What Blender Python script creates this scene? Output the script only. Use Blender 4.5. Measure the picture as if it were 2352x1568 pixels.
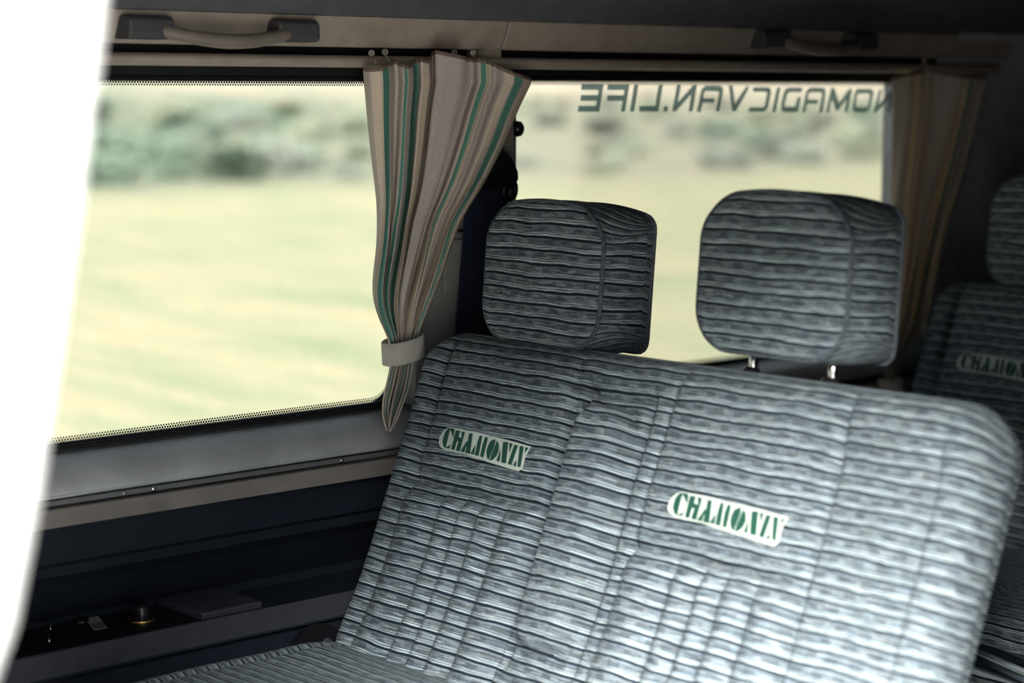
import bpy, bmesh, math, random
from mathutils import Vector, Matrix, noise
random.seed(7)
S = bpy.context.scene
for o in list(bpy.data.objects): bpy.data.objects.remove(o)

# ---------------------------------------------------------------- camera
cd = bpy.data.cameras.new('camera'); cam = bpy.data.objects.new('camera', cd)
S.collection.objects.link(cam); S.camera = cam
cd.sensor_width = 36.0; cd.lens = 70.4; cd.clip_start = 0.05; cd.clip_end = 2000
X_ = Vector((0.748, -0.664, 0.0)).normalized()
F_ = Vector((0.6593, 0.7416, -0.1238)).normalized()
U_ = X_.cross(F_).normalized(); F_ = U_.cross(X_).normalized()
cam.matrix_world = Matrix(((X_.x, U_.x, -F_.x, 0), (X_.y, U_.y, -F_.y, 0), (X_.z, U_.z, -F_.z, 1.78), (0, 0, 0, 1)))
cd.dof.use_dof = True; cd.dof.focus_distance = 3.12; cd.dof.aperture_fstop = 2.2

# ---------------------------------------------------------------- light
W = bpy.data.worlds.new('hazy_sky'); S.world = W; W.use_nodes = True
wn = W.node_tree; wn.nodes.clear()
wo = wn.nodes.new('ShaderNodeOutputWorld'); bg = wn.nodes.new('ShaderNodeBackground')
tcw = wn.nodes.new('ShaderNodeTexCoord'); sep = wn.nodes.new('ShaderNodeSeparateXYZ'); rmp = wn.nodes.new('ShaderNodeValToRGB')
wn.links.new(tcw.outputs['Generated'], sep.inputs[0]); wn.links.new(sep.outputs['Z'], rmp.inputs[0])
rmp.color_ramp.elements[0].position = 0.0; rmp.color_ramp.elements[0].color = (1, 1, 1, 1)
e_ = rmp.color_ramp.elements.new(0.16); e_.color = (.80, .84, .88, 1)
rmp.color_ramp.elements[-1].position = 0.5; rmp.color_ramp.elements[-1].color = (0.36, 0.46, 0.56, 1)
wn.links.new(rmp.outputs[0], bg.inputs[0]); bg.inputs[1].default_value = 1.75
wn.links.new(bg.outputs[0], wo.inputs[0])
sl = bpy.data.lights.new('sun', 'SUN'); so = bpy.data.objects.new('sun', sl); S.collection.objects.link(so)
sl.energy = 50.0; sl.angle = math.radians(44); sl.color = (1, .985, .96)      # sun veiled by thin haze
so.rotation_euler = Vector((0.60, 0.52, -0.60)).to_track_quat('-Z', 'Y').to_euler()
S.view_settings.view_transform = 'Standard'; S.view_settings.look = 'None'
S.view_settings.gamma = 1; S.view_settings.use_curve_mapping = False
S.view_settings.exposure = 0.0
BADGE = {'C': [(0.0926, 0.0204), (0.0846, 0.022), (0.0784, 0.022), (0.0758, 0.0194), (0.0748, 0.0087), (0.082, 0.0161), (0.0861, 0.0199), (0.0873, 0.0175), (0.0871, 0.0046), (0.0863, -0.0078), (0.0847, -0.008), (0.082, -0.0064), (0.0754, -0.003), (0.0782, -0.0094), (0.0869, -0.0093), (0.0919, -0.0078), (0.0971, -0.001), (0.0978, 0.004), (0.0969, 0.0133)], 'H1': [(0.0727, 0.0202), (0.063, 0.0207), (0.0633, 0.0111), (0.0551, 0.0104), (0.0592, 0.0204), (0.0515, 0.0201), (0.0514, -0.01), (0.0606, -0.0101), (0.0598, 0.0049), (0.0644, 0.0043), (0.0644, -0.0098), (0.0721, -0.0096)], 'A': [(0.0405, 0.0195), (0.0332, 0.0201), (0.0273, -0.0108), (0.0383, -0.0107), (0.0387, -0.0008), (0.0405, -0.0015), (0.0407, -0.0106), (0.0497, -0.0102), (0.0411, 0.0071), (0.0391, 0.0053)], 'M1': [(0.0209, 0.0045), (0.0177, -0.0106), (0.0265, -0.0105)], 'M2': [(0.0169, 0.0194), (0.0116, 0.0197), (0.0072, -0.0112), (0.0159, -0.0112), (0.0181, 0.0098)], 'M3': [(0.0049, 0.0193), (-0.0007, 0.0189), (-0.0018, 0.0149), (-0.0039, -0.0121), (0.0035, -0.0115), (0.0059, 0.0065)], 'O1': [(-0.0169, 0.0186), (-0.0192, 0.0173), (-0.0206, 0.0085), (-0.0173, -0.0142), (-0.0116, -0.0106), (-0.0068, -0.0015), (-0.0066, 0.0066), (-0.0087, 0.0142)], 'O2': [(-0.0233, 0.0174), (-0.0299, 0.0114), (-0.0333, 0.0022), (-0.0315, -0.0061), (-0.026, -0.0126), (-0.0198, -0.0147), (-0.0202, -0.0045)], 'N1': [(-0.0371, 0.0051), (-0.0421, -0.0131), (-0.035, -0.0129)], 'N2': [(-0.0376, 0.0169), (-0.0488, 0.0181), (-0.057, -0.0138), (-0.0466, -0.0141)], 'N3': [(-0.0516, 0.0168), (-0.059, 0.0171), (-0.0579, 0.0032)], 'I': [(-0.0635, 0.0161), (-0.0716, 0.016), (-0.0695, -0.0148), (-0.0611, -0.014)], 'X1': [(-0.0769, -0.0061), (-0.0801, -0.0152), (-0.0726, -0.0147)], 'X2': [(-0.0756, 0.0161), (-0.0843, 0.0157), (-0.0897, -0.015), (-0.0833, -0.0148)], 'X3': [(-0.0879, 0.0154), (-0.0952, 0.0156), (-0.0903, 0.007)], 'PATCH': [(0.0965, 0.0207), (0.0865, 0.0234), (0.074, 0.0234), (0.0533, 0.0236), (0.0336, 0.0233), (0.0115, 0.0222), (-0.0172, 0.0219), (-0.0482, 0.0208), (-0.0836, 0.0188), (-0.0982, 0.018), (-0.0936, 0.0058), (-0.0927, -0.0031), (-0.0938, -0.0152), (-0.0878, -0.0213), (-0.0703, -0.0207), (-0.044, -0.0189), (-0.0223, -0.0176), (-0.0051, -0.0164), (0.0172, -0.0147), (0.0399, -0.0125), (0.0643, -0.0127), (0.0854, -0.0127), (0.0991, -0.01), (0.1068, -0.004), (0.1077, 0.0051), (0.1037, 0.0145)]}
STICKER = [('E', [(2.4731, 1.7937), (2.5271, 1.7938), (2.5164, 1.7441), (2.4634, 1.7445), (2.4657, 1.7549), (2.5081, 1.7547), (2.5102, 1.7636), (2.4697, 1.7637), (2.4718, 1.7739), (2.5125, 1.7739), (2.5148, 1.783), (2.4713, 1.783)]), ('F', [(2.5382, 1.7932), (2.5926, 1.7933), (2.5812, 1.7437), (2.5714, 1.7438), (2.5754, 1.7634), (2.5352, 1.7636), (2.5371, 1.7738), (2.5777, 1.7738), (2.5799, 1.7827), (2.5361, 1.7831)]), ('I', [(2.605, 1.793), (2.6155, 1.793), (2.6046, 1.7436), (2.5941, 1.7436)]), ('L', [(2.6685, 1.7924), (2.6792, 1.7925), (2.6682, 1.7435), (2.617, 1.7435), (2.6192, 1.7539), (2.6597, 1.754)]), ('.', [(2.6827, 1.7536), (2.6941, 1.7536), (2.6919, 1.7434), (2.6805, 1.7435)]), ('N', [(2.717, 1.7923), (2.7276, 1.7923), (2.7191, 1.7596), (2.7606, 1.792), (2.7708, 1.792), (2.7594, 1.743), (2.7487, 1.743), (2.7558, 1.7755), (2.7144, 1.7432), (2.7049, 1.7433)]), ('A', [(2.796, 1.7911), (2.835, 1.7911), (2.8417, 1.7877), (2.8434, 1.7814), (2.8328, 1.7418), (2.8235, 1.7418), (2.8321, 1.7772), (2.83, 1.7804), (2.7942, 1.781), (2.7905, 1.778), (2.7887, 1.7683), (2.82, 1.7682), (2.8181, 1.7588), (2.7864, 1.7589), (2.7816, 1.7418), (2.7715, 1.7419), (2.781, 1.7766), (2.7849, 1.7862)]), ('V', [(2.8588, 1.7912), (2.8696, 1.7912), (2.877, 1.7569), (2.908, 1.7895), (2.9186, 1.7895), (2.8801, 1.7422), (2.8702, 1.7422)]), ('C', [(2.9284, 1.7885), (2.9718, 1.7886), (2.9801, 1.785), (2.9807, 1.7786), (2.9727, 1.7508), (2.9664, 1.7437), (2.9578, 1.7414), (2.9156, 1.7417), (2.9175, 1.7504), (2.9576, 1.7502), (2.9623, 1.7523), (2.9688, 1.7765), (2.9666, 1.7793), (2.9269, 1.7799)]), ('I', [(2.9983, 1.7882), (3.0084, 1.7879), (2.9947, 1.7407), (2.9842, 1.7408)]), ('D', [(3.0308, 1.7879), (3.0747, 1.7877), (3.0722, 1.779), (3.0355, 1.779), (3.0289, 1.7761), (3.0217, 1.7563), (3.0208, 1.751), (3.0529, 1.7504), (3.0598, 1.7689), (3.0696, 1.7689), (3.061, 1.74), (3.0177, 1.7405), (3.011, 1.7449), (3.0115, 1.7535), (3.0169, 1.775), (3.0221, 1.7843)]), ('A', [(3.0978, 1.788), (3.1365, 1.7881), (3.1446, 1.7837), (3.1448, 1.7778), (3.1368, 1.739), (3.1261, 1.7391), (3.1346, 1.7756), (3.1322, 1.7781), (3.097, 1.7786), (3.0926, 1.7749), (3.0906, 1.7645), (3.123, 1.764), (3.121, 1.7556), (3.0886, 1.7561), (3.0839, 1.7387), (3.0745, 1.7387), (3.0836, 1.7721), (3.0878, 1.7829)]), ('M', [(3.1622, 1.7874), (3.1722, 1.7874), (3.1877, 1.7572), (3.2189, 1.786), (3.229, 1.786), (3.2146, 1.7385), (3.204, 1.7386), (3.2113, 1.766), (3.1864, 1.7424), (3.1782, 1.7424), (3.1647, 1.7661), (3.1575, 1.7389), (3.1483, 1.7389)]), ('N', [(3.3161, 1.7841), (3.3248, 1.7841), (3.3143, 1.7537), (3.3559, 1.7831), (3.372, 1.782), (3.3528, 1.7371), (3.343, 1.7372), (3.3516, 1.7679), (3.3088, 1.7379), (3.2991, 1.7379)])]
O_OUT = [(3.2472, 1.786), (3.289, 1.7857), (3.2968, 1.7815), (3.2971, 1.7748), (3.2879, 1.7478), (3.2798, 1.7403), (3.2667, 1.7381), (3.2369, 1.7388), (3.2304, 1.7429), (3.2306, 1.751), (3.2369, 1.7763), (3.2402, 1.783)]
O_IN = [(3.2499, 1.776), (3.2833, 1.776), (3.2859, 1.7725), (3.2795, 1.7501), (3.2759, 1.7486), (3.242, 1.7492), (3.2401, 1.7517), (3.2453, 1.7733)]
C1L = [(1.8202, 1.9103), (1.78, 1.9141), (1.7193, 1.9203), (1.6581, 1.9282), (1.6032, 1.9362), (1.5414, 1.9356), (1.4868, 1.9263), (1.4593, 1.9252), (1.4275, 1.9344), (1.3906, 1.9603), (1.3551, 1.9662), (1.3244, 1.9553), (1.2973, 1.9453), (1.2766, 1.9416), (1.2484, 1.9545)]
C1R = [(1.7944, 2.2632), (1.7513, 2.2339), (1.6941, 2.203), (1.6307, 2.16), (1.5754, 2.1101), (1.5337, 2.0895), (1.4782, 2.0662), (1.4371, 2.0431), (1.41, 2.0266), (1.3863, 2.0138), (1.3586, 2.0063), (1.3375, 2.0044), (1.3131, 1.9997), (1.2859, 1.9878), (1.2472, 1.9652)]
C2L = [(1.8075, 3.2431), (1.7627, 3.2532), (1.7022, 3.2527), (1.6327, 3.2526), (1.5718, 3.2493), (1.5102, 3.2573), (1.4394, 3.2657), (1.3513, 3.2606), (1.2633, 3.2497), (1.1924, 3.2453)]
C2R = [(1.809, 3.5664), (1.7438, 3.5418), (1.6627, 3.5121), (1.5821, 3.4779), (1.5197, 3.4506), (1.4576, 3.425), (1.3776, 3.4017), (1.3068, 3.3781), (1.2397, 3.3151), (1.19, 3.2696)]

# ---------------------------------------------------------------- node helpers
class NT:
    def __init__(s, name):
        s.m = bpy.data.materials.new(name); s.m.use_nodes = True; s.t = s.m.node_tree
        s.b = s.t.nodes['Principled BSDF']; s.o = s.t.nodes['Material Output']
    def n(s, k, **kw):
        x = s.t.nodes.new(k)
        for a, b in kw.items(): setattr(x, a, b)
        return x
    def l(s, a, b): s.t.links.new(a, b)
    def mt(s, op, a, b=0.0, c=0.0):
        x = s.n('ShaderNodeMath', operation=op)
        for i, v in enumerate((a, b, c)):
            if isinstance(v, (int, float)): x.inputs[i].default_value = v
            else: s.l(v, x.inputs[i])
        return x.outputs[0]
    def comb(s, a, b, c=0.0):
        x = s.n('ShaderNodeCombineXYZ')
        for i, v in enumerate((a, b, c)):
            if isinstance(v, (int, float)): x.inputs[i].default_value = v
            else: s.l(v, x.inputs[i])
        return x.outputs[0]
    def noise(s, vec, scale=1.0, detail=2.0, rough=0.5):
        x = s.n('ShaderNodeTexNoise'); s.l(vec, x.inputs['Vector'])
        x.inputs['Scale'].default_value = scale; x.inputs['Detail'].default_value = detail; x.inputs['Roughness'].default_value = rough
        return x.outputs['Fac']
    def ramp(s, fac, stops, interp='LINEAR'):
        x = s.n('ShaderNodeValToRGB'); s.l(fac, x.inputs[0]); cr = x.color_ramp; cr.interpolation = interp
        while len(cr.elements) > 1: cr.elements.remove(cr.elements[0])
        for i, (p, c) in enumerate(stops):
            e = cr.elements[0] if i == 0 else cr.elements.new(p)
            e.position = p; c = c if isinstance(c, tuple) else (c, c, c); e.color = (*c, 1)
        return x.outputs[0]
    def mix(s, f, a, b, mode='MIX'):
        x = s.n('ShaderNodeMixRGB', blend_type=mode)
        for i, v in enumerate((f, a, b)):
            if isinstance(v, (int, float)): x.inputs[i].default_value = v
            elif isinstance(v, tuple): x.inputs[i].default_value = (*v, 1)
            else: s.l(v, x.inputs[i])
        return x.outputs[0]
    def bump(s, h, dist=0.001, strength=1.0):
        x = s.n('ShaderNodeBump'); x.inputs['Distance'].default_value = dist; x.inputs['Strength'].default_value = strength
        s.l(h, x.inputs['Height']); s.l(x.outputs[0], s.b.inputs['Normal']); return x

def plain(name, col, rough=0.6, metal=0.0, var=0.12, scale=30.0, bump=0.0, bscale=400.0, spec=0.4):
    k = NT(name); tc = k.n('ShaderNodeTexCoord').outputs['Object']
    f = k.noise(tc, scale, 4.0)
    lo = tuple(c * (1 - var) for c in col); hi = tuple(min(1, c * (1 + var)) for c in col)
    k.l(k.ramp(f, [(0.3, lo), (0.7, hi)]), k.b.inputs['Base Color'])
    k.b.inputs['Roughness'].default_value = rough; k.b.inputs['Metallic'].default_value = metal
    k.b.inputs['Specular IOR Level'].default_value = spec
    if bump: k.bump(k.noise(tc, bscale, 3.0), bump)
    return k.m

# ribbed velour upholstery: uv in metres, v runs across the ribs
def velour():
    k = NT('ribbed_velour'); uv = k.n('ShaderNodeUVMap'); sp = k.n('ShaderNodeSeparateXYZ'); k.l(uv.outputs[0], sp.inputs[0])
    u, v = sp.outputs[0], sp.outputs[1]
    wob = k.noise(k.comb(k.mt('MULTIPLY', u, 11.0), k.mt('MULTIPLY', v, 16.0)), 1.0, 3.0)
    q = k.mt('ADD', k.mt('DIVIDE', v, 0.0203), k.mt('MULTIPLY', k.mt('SUBTRACT', wob, 0.5), 0.60))
    t = k.mt('FRACT', q); row = k.mt('FLOOR', q)
    thr = k.noise(k.comb(k.mt('MULTIPLY', u, 900.0), k.mt('MULTIPLY', v, 1300.0)), 1.0, 1.0)      # pile
    dash = k.noise(k.comb(k.mt('MULTIPLY', u, 42.0), k.mt('MULTIPLY', v, 950.0)), 1.0, 2.0, .6)    # long streaks of yarn
    long_ = k.noise(k.comb(k.mt('MULTIPLY', u, 14.0), k.mt('MULTIPLY', v, 420.0), 3.0), 1.0, 2.0)
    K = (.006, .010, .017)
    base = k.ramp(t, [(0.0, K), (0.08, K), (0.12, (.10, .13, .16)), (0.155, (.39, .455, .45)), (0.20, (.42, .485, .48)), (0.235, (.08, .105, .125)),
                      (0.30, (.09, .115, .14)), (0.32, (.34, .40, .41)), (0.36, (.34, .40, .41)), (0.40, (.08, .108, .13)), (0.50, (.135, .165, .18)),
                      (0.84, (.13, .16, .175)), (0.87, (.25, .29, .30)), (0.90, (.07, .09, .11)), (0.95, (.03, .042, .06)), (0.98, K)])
    # three staggered rows of woven dashes inside every rib
    r3 = k.mt('FLOOR', k.mt('MULTIPLY', k.mt('SUBTRACT', t, 0.44), 10.0))
    uo = k.mt('ADD', k.mt('DIVIDE', u, 0.044), k.mt('ADD', k.mt('MULTIPLY', row, 0.31), k.mt('MULTIPLY', r3, 0.43)))
    uo = k.mt('ADD', uo, k.mt('MULTIPLY', wob, 0.4)); cell = k.mt('FRACT', uo)
    wn_ = k.n('ShaderNodeTexWhiteNoise', noise_dimensions='3D'); k.l(k.comb(k.mt('FLOOR', uo), row, r3), wn_.inputs['Vector'])
    rv = wn_.outputs['Value']
    on = k.mt('MULTIPLY', k.mt('GREATER_THAN', cell, k.mt('ADD', 0.22, k.mt('MULTIPLY', rv, 0.35))), k.mt('LESS_THAN', rv, 0.62))
    zone = k.mt('MULTIPLY', k.mt('GREATER_THAN', t, 0.44), k.mt('LESS_THAN', t, 0.84))
    blk = k.mix(dash, (.030, .045, .065), (.12, .15, .175))
    lit = k.mix(rv, (.15, .185, .20), (.28, .275, .26))
    col = k.mix(k.mt('MULTIPLY', zone, 0.62), base, k.mix(on, blk, lit))
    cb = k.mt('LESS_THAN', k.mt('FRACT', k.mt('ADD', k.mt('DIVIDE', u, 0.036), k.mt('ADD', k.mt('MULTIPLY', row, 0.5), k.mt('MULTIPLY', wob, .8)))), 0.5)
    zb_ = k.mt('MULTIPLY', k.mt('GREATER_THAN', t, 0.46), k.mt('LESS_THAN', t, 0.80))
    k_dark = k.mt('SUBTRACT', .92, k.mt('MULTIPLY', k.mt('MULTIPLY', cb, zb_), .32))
    con = lambda x, g, lo: k.mt('MAXIMUM', lo, k.mt('ADD', 1.0, k.mt('MULTIPLY', k.mt('SUBTRACT', x, 0.5), g)))
    f = k.mt('MULTIPLY', k.mt('MULTIPLY', con(thr, 1.3, .3), k_dark), k.mt('MULTIPLY', con(dash, 3.2, .22), con(long_, 2.2, .35)))
    col = k.mix(1.0, col, k.comb(f, f, f), 'MULTIPLY')
    k.l(col, k.b.inputs['Base Color']); k.b.inputs['Roughness'].default_value = 0.9; k.b.inputs['Specular IOR Level'].default_value = 0.1
    k.b.inputs['Sheen Weight'].default_value = 0.05; k.b.inputs['Sheen Roughness'].default_value = 0.5
    k.b.inputs['Sheen Tint'].default_value = (.8, .92, .95, 1)
    h = k.ramp(t, [(0.0, 0.0), (0.06, 0.0), (0.18, 0.9), (0.24, 0.85), (0.28, 0.7), (0.36, 0.95), (0.42, 0.85), (0.8, 0.8), (0.92, 0.35), (1.0, 0.0)])
    k.bump(k.mt('ADD', h, k.mt('MULTIPLY', k.mt('ADD', thr, dash), 0.2)), 0.0018)
    return k.m

def cloth(name, col):
    k = NT(name); tc = k.n('ShaderNodeTexCoord').outputs['Object']; sp = k.n('ShaderNodeSeparateXYZ'); k.l(tc, sp.inputs[0])
    th = k.noise(k.comb(k.mt('MULTIPLY', sp.outputs[0], 500.0), k.mt('MULTIPLY', sp.outputs[1], 500.0), k.mt('MULTIPLY', sp.outputs[2], 1500.0)), 1.0, 2.0)
    c = k.ramp(th, [(0.3, tuple(x * 0.72 for x in col)), (0.7, tuple(min(1, x * 1.2) for x in col))])
    k.l(c, k.b.inputs['Base Color']); k.b.inputs['Roughness'].default_value = 0.9; k.b.inputs['Specular IOR Level'].default_value = 0.1
    k.bump(th, 0.0004)
    tr = k.n('ShaderNodeBsdfTranslucent'); k.l(c, tr.inputs[0]); mx = k.n('ShaderNodeMixShader'); mx.inputs[0].default_value = 0.32
    k.l(k.b.outputs[0], mx.inputs[1]); k.l(tr.outputs[0], mx.inputs[2]); k.l(mx.outputs[0], k.o.inputs[0])
    return k.m

def glass():
    k = NT('tinted_glass'); tr = k.n('ShaderNodeBsdfTransparent'); tr.inputs[0].default_value = (.64, .64, .635, 1)
    gl = k.n('ShaderNodeBsdfGlossy'); gl.inputs['Roughness'].default_value = 0.02; mx = k.n('ShaderNodeMixShader')
    fr = k.n('ShaderNodeFresnel'); fr.inputs[0].default_value = 1.45
    k.l(k.mt('MULTIPLY', fr.outputs[0], 0.25), mx.inputs[0]); k.l(tr.outputs[0], mx.inputs[1]); k.l(gl.outputs[0], mx.inputs[2]); k.l(mx.outputs[0], k.o.inputs[0])
    return k.m

def vinyl():
    k = NT('grey_vinyl'); k.b.inputs['Base Color'].default_value = (.50, .58, .58, 1); k.b.inputs['Roughness'].default_value = .6
    tr = k.n('ShaderNodeBsdfTransparent'); tr.inputs[0].default_value = (.46, .56, .58, 1); mx = k.n('ShaderNodeMixShader'); mx.inputs[0].default_value = .25
    k.l(tr.outputs[0], mx.inputs[1]); k.l(k.b.outputs[0], mx.inputs[2]); k.l(mx.outputs[0], k.o.inputs[0]); return k.m

def frit():      # printed dots: uv.x along the border, uv.y away from it, metres
    k = NT('printed_dots'); uv = k.n('ShaderNodeUVMap'); sp = k.n('ShaderNodeSeparateXYZ'); k.l(uv.outputs[0], sp.inputs[0])
    P = 0.0046; ry = k.mt('DIVIDE', sp.outputs[1], P * 0.8); r = k.mt('FLOOR', ry)
    fx = k.mt('SUBTRACT', k.mt('FRACT', k.mt('ADD', k.mt('DIVIDE', sp.outputs[0], P), k.mt('MULTIPLY', r, 0.5))), 0.5)
    fy = k.mt('MULTIPLY', k.mt('SUBTRACT', k.mt('FRACT', ry), 0.5), 0.8)
    d = k.mt('SQRT', k.mt('ADD', k.mt('MULTIPLY', fx, fx), k.mt('MULTIPLY', fy, fy)))
    rad = k.mt('SUBTRACT', 0.46, k.mt('MULTIPLY', r, 0.07))
    on = k.mt('LESS_THAN', d, rad)
    k.b.inputs['Base Color'].default_value = (.008, .008, .009, 1); k.b.inputs['Roughness'].default_value = 0.5
    tr = k.n('ShaderNodeBsdfTransparent'); mx = k.n('ShaderNodeMixShader')
    k.l(on, mx.inputs[0]); k.l(tr.outputs[0], mx.inputs[1]); k.l(k.b.outputs[0], mx.inputs[2]); k.l(mx.outputs[0], k.o.inputs[0])
    return k.m

M = dict(
    piping=plain('piping_cord', (.075, .088, .10), .9, var=.4, scale=160, spec=.1), rear=plain('pale_rear_trim', (.42, .42, .46), .7, bump=.0003, bscale=900),
    velour=velour(), glass=glass(), frit=frit(),
    taupe=cloth('taupe_cloth', (.68, .61, .55)), cream=cloth('cream_cloth', (.96, .76, .61)), green=cloth('green_cloth', (.17, .40, .32)), hem=cloth('hem_cloth', (.34, .25, .22)),
    patch=plain('patch_thread', (.50, .56, .48), 0.8, bump=.0004, bscale=1500), thread=plain('green_thread', (.008, .060, .040), 0.7, bump=.0003, bscale=1500),
    headliner=plain('headliner_fabric', (.115, .115, .123), 0.95, bump=.001, bscale=500, spec=.1),
    beige=plain('beige_trim', (.32, .27, .225), 0.6, bump=.0003, bscale=900), 
    ledge=plain('grey_leatherette', (.38, .40, .40), 0.30, var=.2, scale=9, bump=.0004, bscale=700, spec=.95),
    lowtrim=plain('grey_brown_trim', (.20, .18, .165), 0.7, var=.2, scale=14, bump=.0003, bscale=700),
    navy=plain('navy_panel', (.009, .013, .022), 0.7, bump=.0003, bscale=800, spec=.25), tray=plain('charcoal_plastic', (.035, .038, .050), 0.6, bump=.0003, bscale=900, spec=.3),
    black=plain('black_rubber', (.008, .008, .010), 0.55, spec=.3), gloss=plain('black_gloss', (.010, .010, .012), 0.22),
    rail=plain('aluminium_rail', (.16, .165, .17), 0.45, metal=.3), chrome=plain('chrome', (.75, .74, .72), 0.15, metal=1), brass=plain('brass_ring', (.6, .38, .16), 0.3, metal=1),
    pillar=plain('pillar_plastic', (.24, .24, .23), 0.6, bump=.0003, bscale=900), handle=plain('handle_plastic', (.06, .06, .064), 0.5), grip=plain('handle_grip', (.19, .16, .135), 0.5),
    belt=plain('belt_webbing', (.012, .016, .035), 0.7, bump=.0005, bscale=900, spec=.2), white=plain('white_paint', (.84, .84, .83), 0.35, var=.02), hook=plain('hook_plastic', (.45, .42, .36), 0.5),
    sticker=vinyl(), carpet=plain('dark_carpet', (.035, .036, .04), 0.95, bump=.002, bscale=300), 
    label=plain('grey_label', (.35, .36, .36), 0.6), tan=plain('tie_cloth', (.46, .44, .39), 0.85, bump=.0003, bscale=1200))

# ---------------------------------------------------------------- mesh helpers
def obj(name, verts, faces, mat, parent=None, smooth=True, uvs=None, mats=None, fm=None):
    me = bpy.data.meshes.new(name); me.from_pydata([tuple(v) for v in verts], [], faces); me.update()
    if uvs:
        ul = me.uv_layers.new(name='UVMap')
        for lp in me.loops: ul.data[lp.index].uv = uvs[lp.vertex_index]
    if mats:
        for m in mats: me.materials.append(m)
        for p, i in zip(me.polygons, fm): p.material_index = i
    else: me.materials.append(mat)
    for p in me.polygons: p.use_smooth = smooth
    o = bpy.data.objects.new(name, me); S.collection.objects.link(o)
    if parent: o.parent = parent
    return o
def tag(o, label=None, cat=None, group=None, kind=None):
    for k_, v_ in (('label', label), ('category', cat), ('group', group), ('kind', kind)):
        if v_: o[k_] = v_
    return o
def empty(name, loc, label=None, cat=None, group=None, kind=None):
    o = bpy.data.objects.new(name, None); S.collection.objects.link(o); o.location = loc; o.empty_display_size = .05
    return tag(o, label, cat, group, kind)
def at(o, p):      # parent keeps world placement (parents here are never rotated or scaled)
    o.parent = p; o.matrix_parent_inverse = Matrix.Translation(-p.location)
    bpy.context.view_layer.update
    return o
def prism(name, prof, x0, x1, mat, parent=None, bevel=0.0, smooth=False, nx=1):
    """closed (y,z) section extruded along x"""
    n = len(prof); v = []; f = []
    for i in range(nx + 1):
        x = x0 + (x1 - x0) * i / nx
        v += [(x, y, z) for y, z in prof]
    for i in range(nx):
        for j in range(n): k = (j + 1) % n; f.append((i*n+j, i*n+k, (i+1)*n+k, (i+1)*n+j))
    f.append(tuple(range(n - 1, -1, -1))); f.append(tuple(nx*n + j for j in range(n)))
    o = obj(name, v, f, mat, None, smooth)
    bm = bmesh.new(); bm.from_mesh(o.data); bmesh.ops.recalc_face_normals(bm, faces=bm.faces); bm.to_mesh(o.data); bm.free()
    if bevel:
        b = o.modifiers.new('bevel', 'BEVEL'); b.width = bevel; b.segments = 2; b.limit_method = 'ANGLE'
    if parent: at(o, parent)
    return o
def box(name, lo, hi, mat, parent=None, bevel=0.0):
    (x0, y0, z0), (x1, y1, z1) = lo, hi
    return prism(name, [(y0, z0), (y1, z0), (y1, z1), (y0, z1)], x0, x1, mat, parent, bevel)
def tube(name, pts, r, mat, parent=None, closed=False, n=10, flat=1.0, up=None):
    pts = [Vector(p) for p in pts]; v = []; f = []; N = len(pts)
    nrm = Vector(up) if up else Vector((0, 0, 1))
    for i, p in enumerate(pts):
        a = pts[(i - 1) % N] if (closed or i) else p; b = pts[(i + 1) % N] if (closed or i < N - 1) else p
        t = (b - a).normalized(); s = t.cross(nrm)
        if s.length < 1e-4: s = t.cross(Vector((1, 0, 0)))
        s.normalize(); q = s.cross(t).normalized()
        rr = r[i] if isinstance(r, (list, tuple)) else r
        for j in range(n):
            an = 2 * math.pi * j / n; v.append(p + s * (rr * math.cos(an)) + q * (rr * flat * math.sin(an)))
    for i in range(N if closed else N - 1):
        k = (i + 1) % N
        for j in range(n): l = (j + 1) % n; f.append((i*n+j, i*n+l, k*n+l, k*n+j))
    if not closed: f.append(tuple(range(n - 1, -1, -1))); f.append(tuple((N-1)*n + j for j in range(n)))
    o = obj(name, v, f, mat, None, True)
    if parent: at(o, parent)
    return o
def lathe(name, prof, c, axis, mat, parent=None, n=24):
    ax = Vector(axis).normalized(); s = ax.orthogonal().normalized(); q = ax.cross(s); v = []; f = []; c = Vector(c)
    for h, r in prof:
        for j in range(n): an = 2*math.pi*j/n; v.append(c + ax*h + (s*math.cos(an) + q*math.sin(an))*max(r, 1e-5))
    for i in range(len(prof) - 1):
        for j in range(n): l = (j+1) % n; f.append((i*n+j, i*n+l, (i+1)*n+l, (i+1)*n+j))
    o = obj(name, v, f, mat, None, True)
    if parent: at(o, parent)
    return o
def rrect(x0, x1, z0, z1, R, n=8):
    p = []
    for cx, cz, a0 in ((x1-R, z1-R, 0), (x0+R, z1-R, 90), (x0+R, z0+R, 180), (x1-R, z0+R, 270)):
        for i in range(n + 1): a = math.radians(a0 + 90*i/n); p.append((cx + R*math.cos(a), cz + R*math.sin(a)))
    return p
def sstep(x): x = max(0, min(1, x)); return x*x*(3-2*x)

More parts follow.
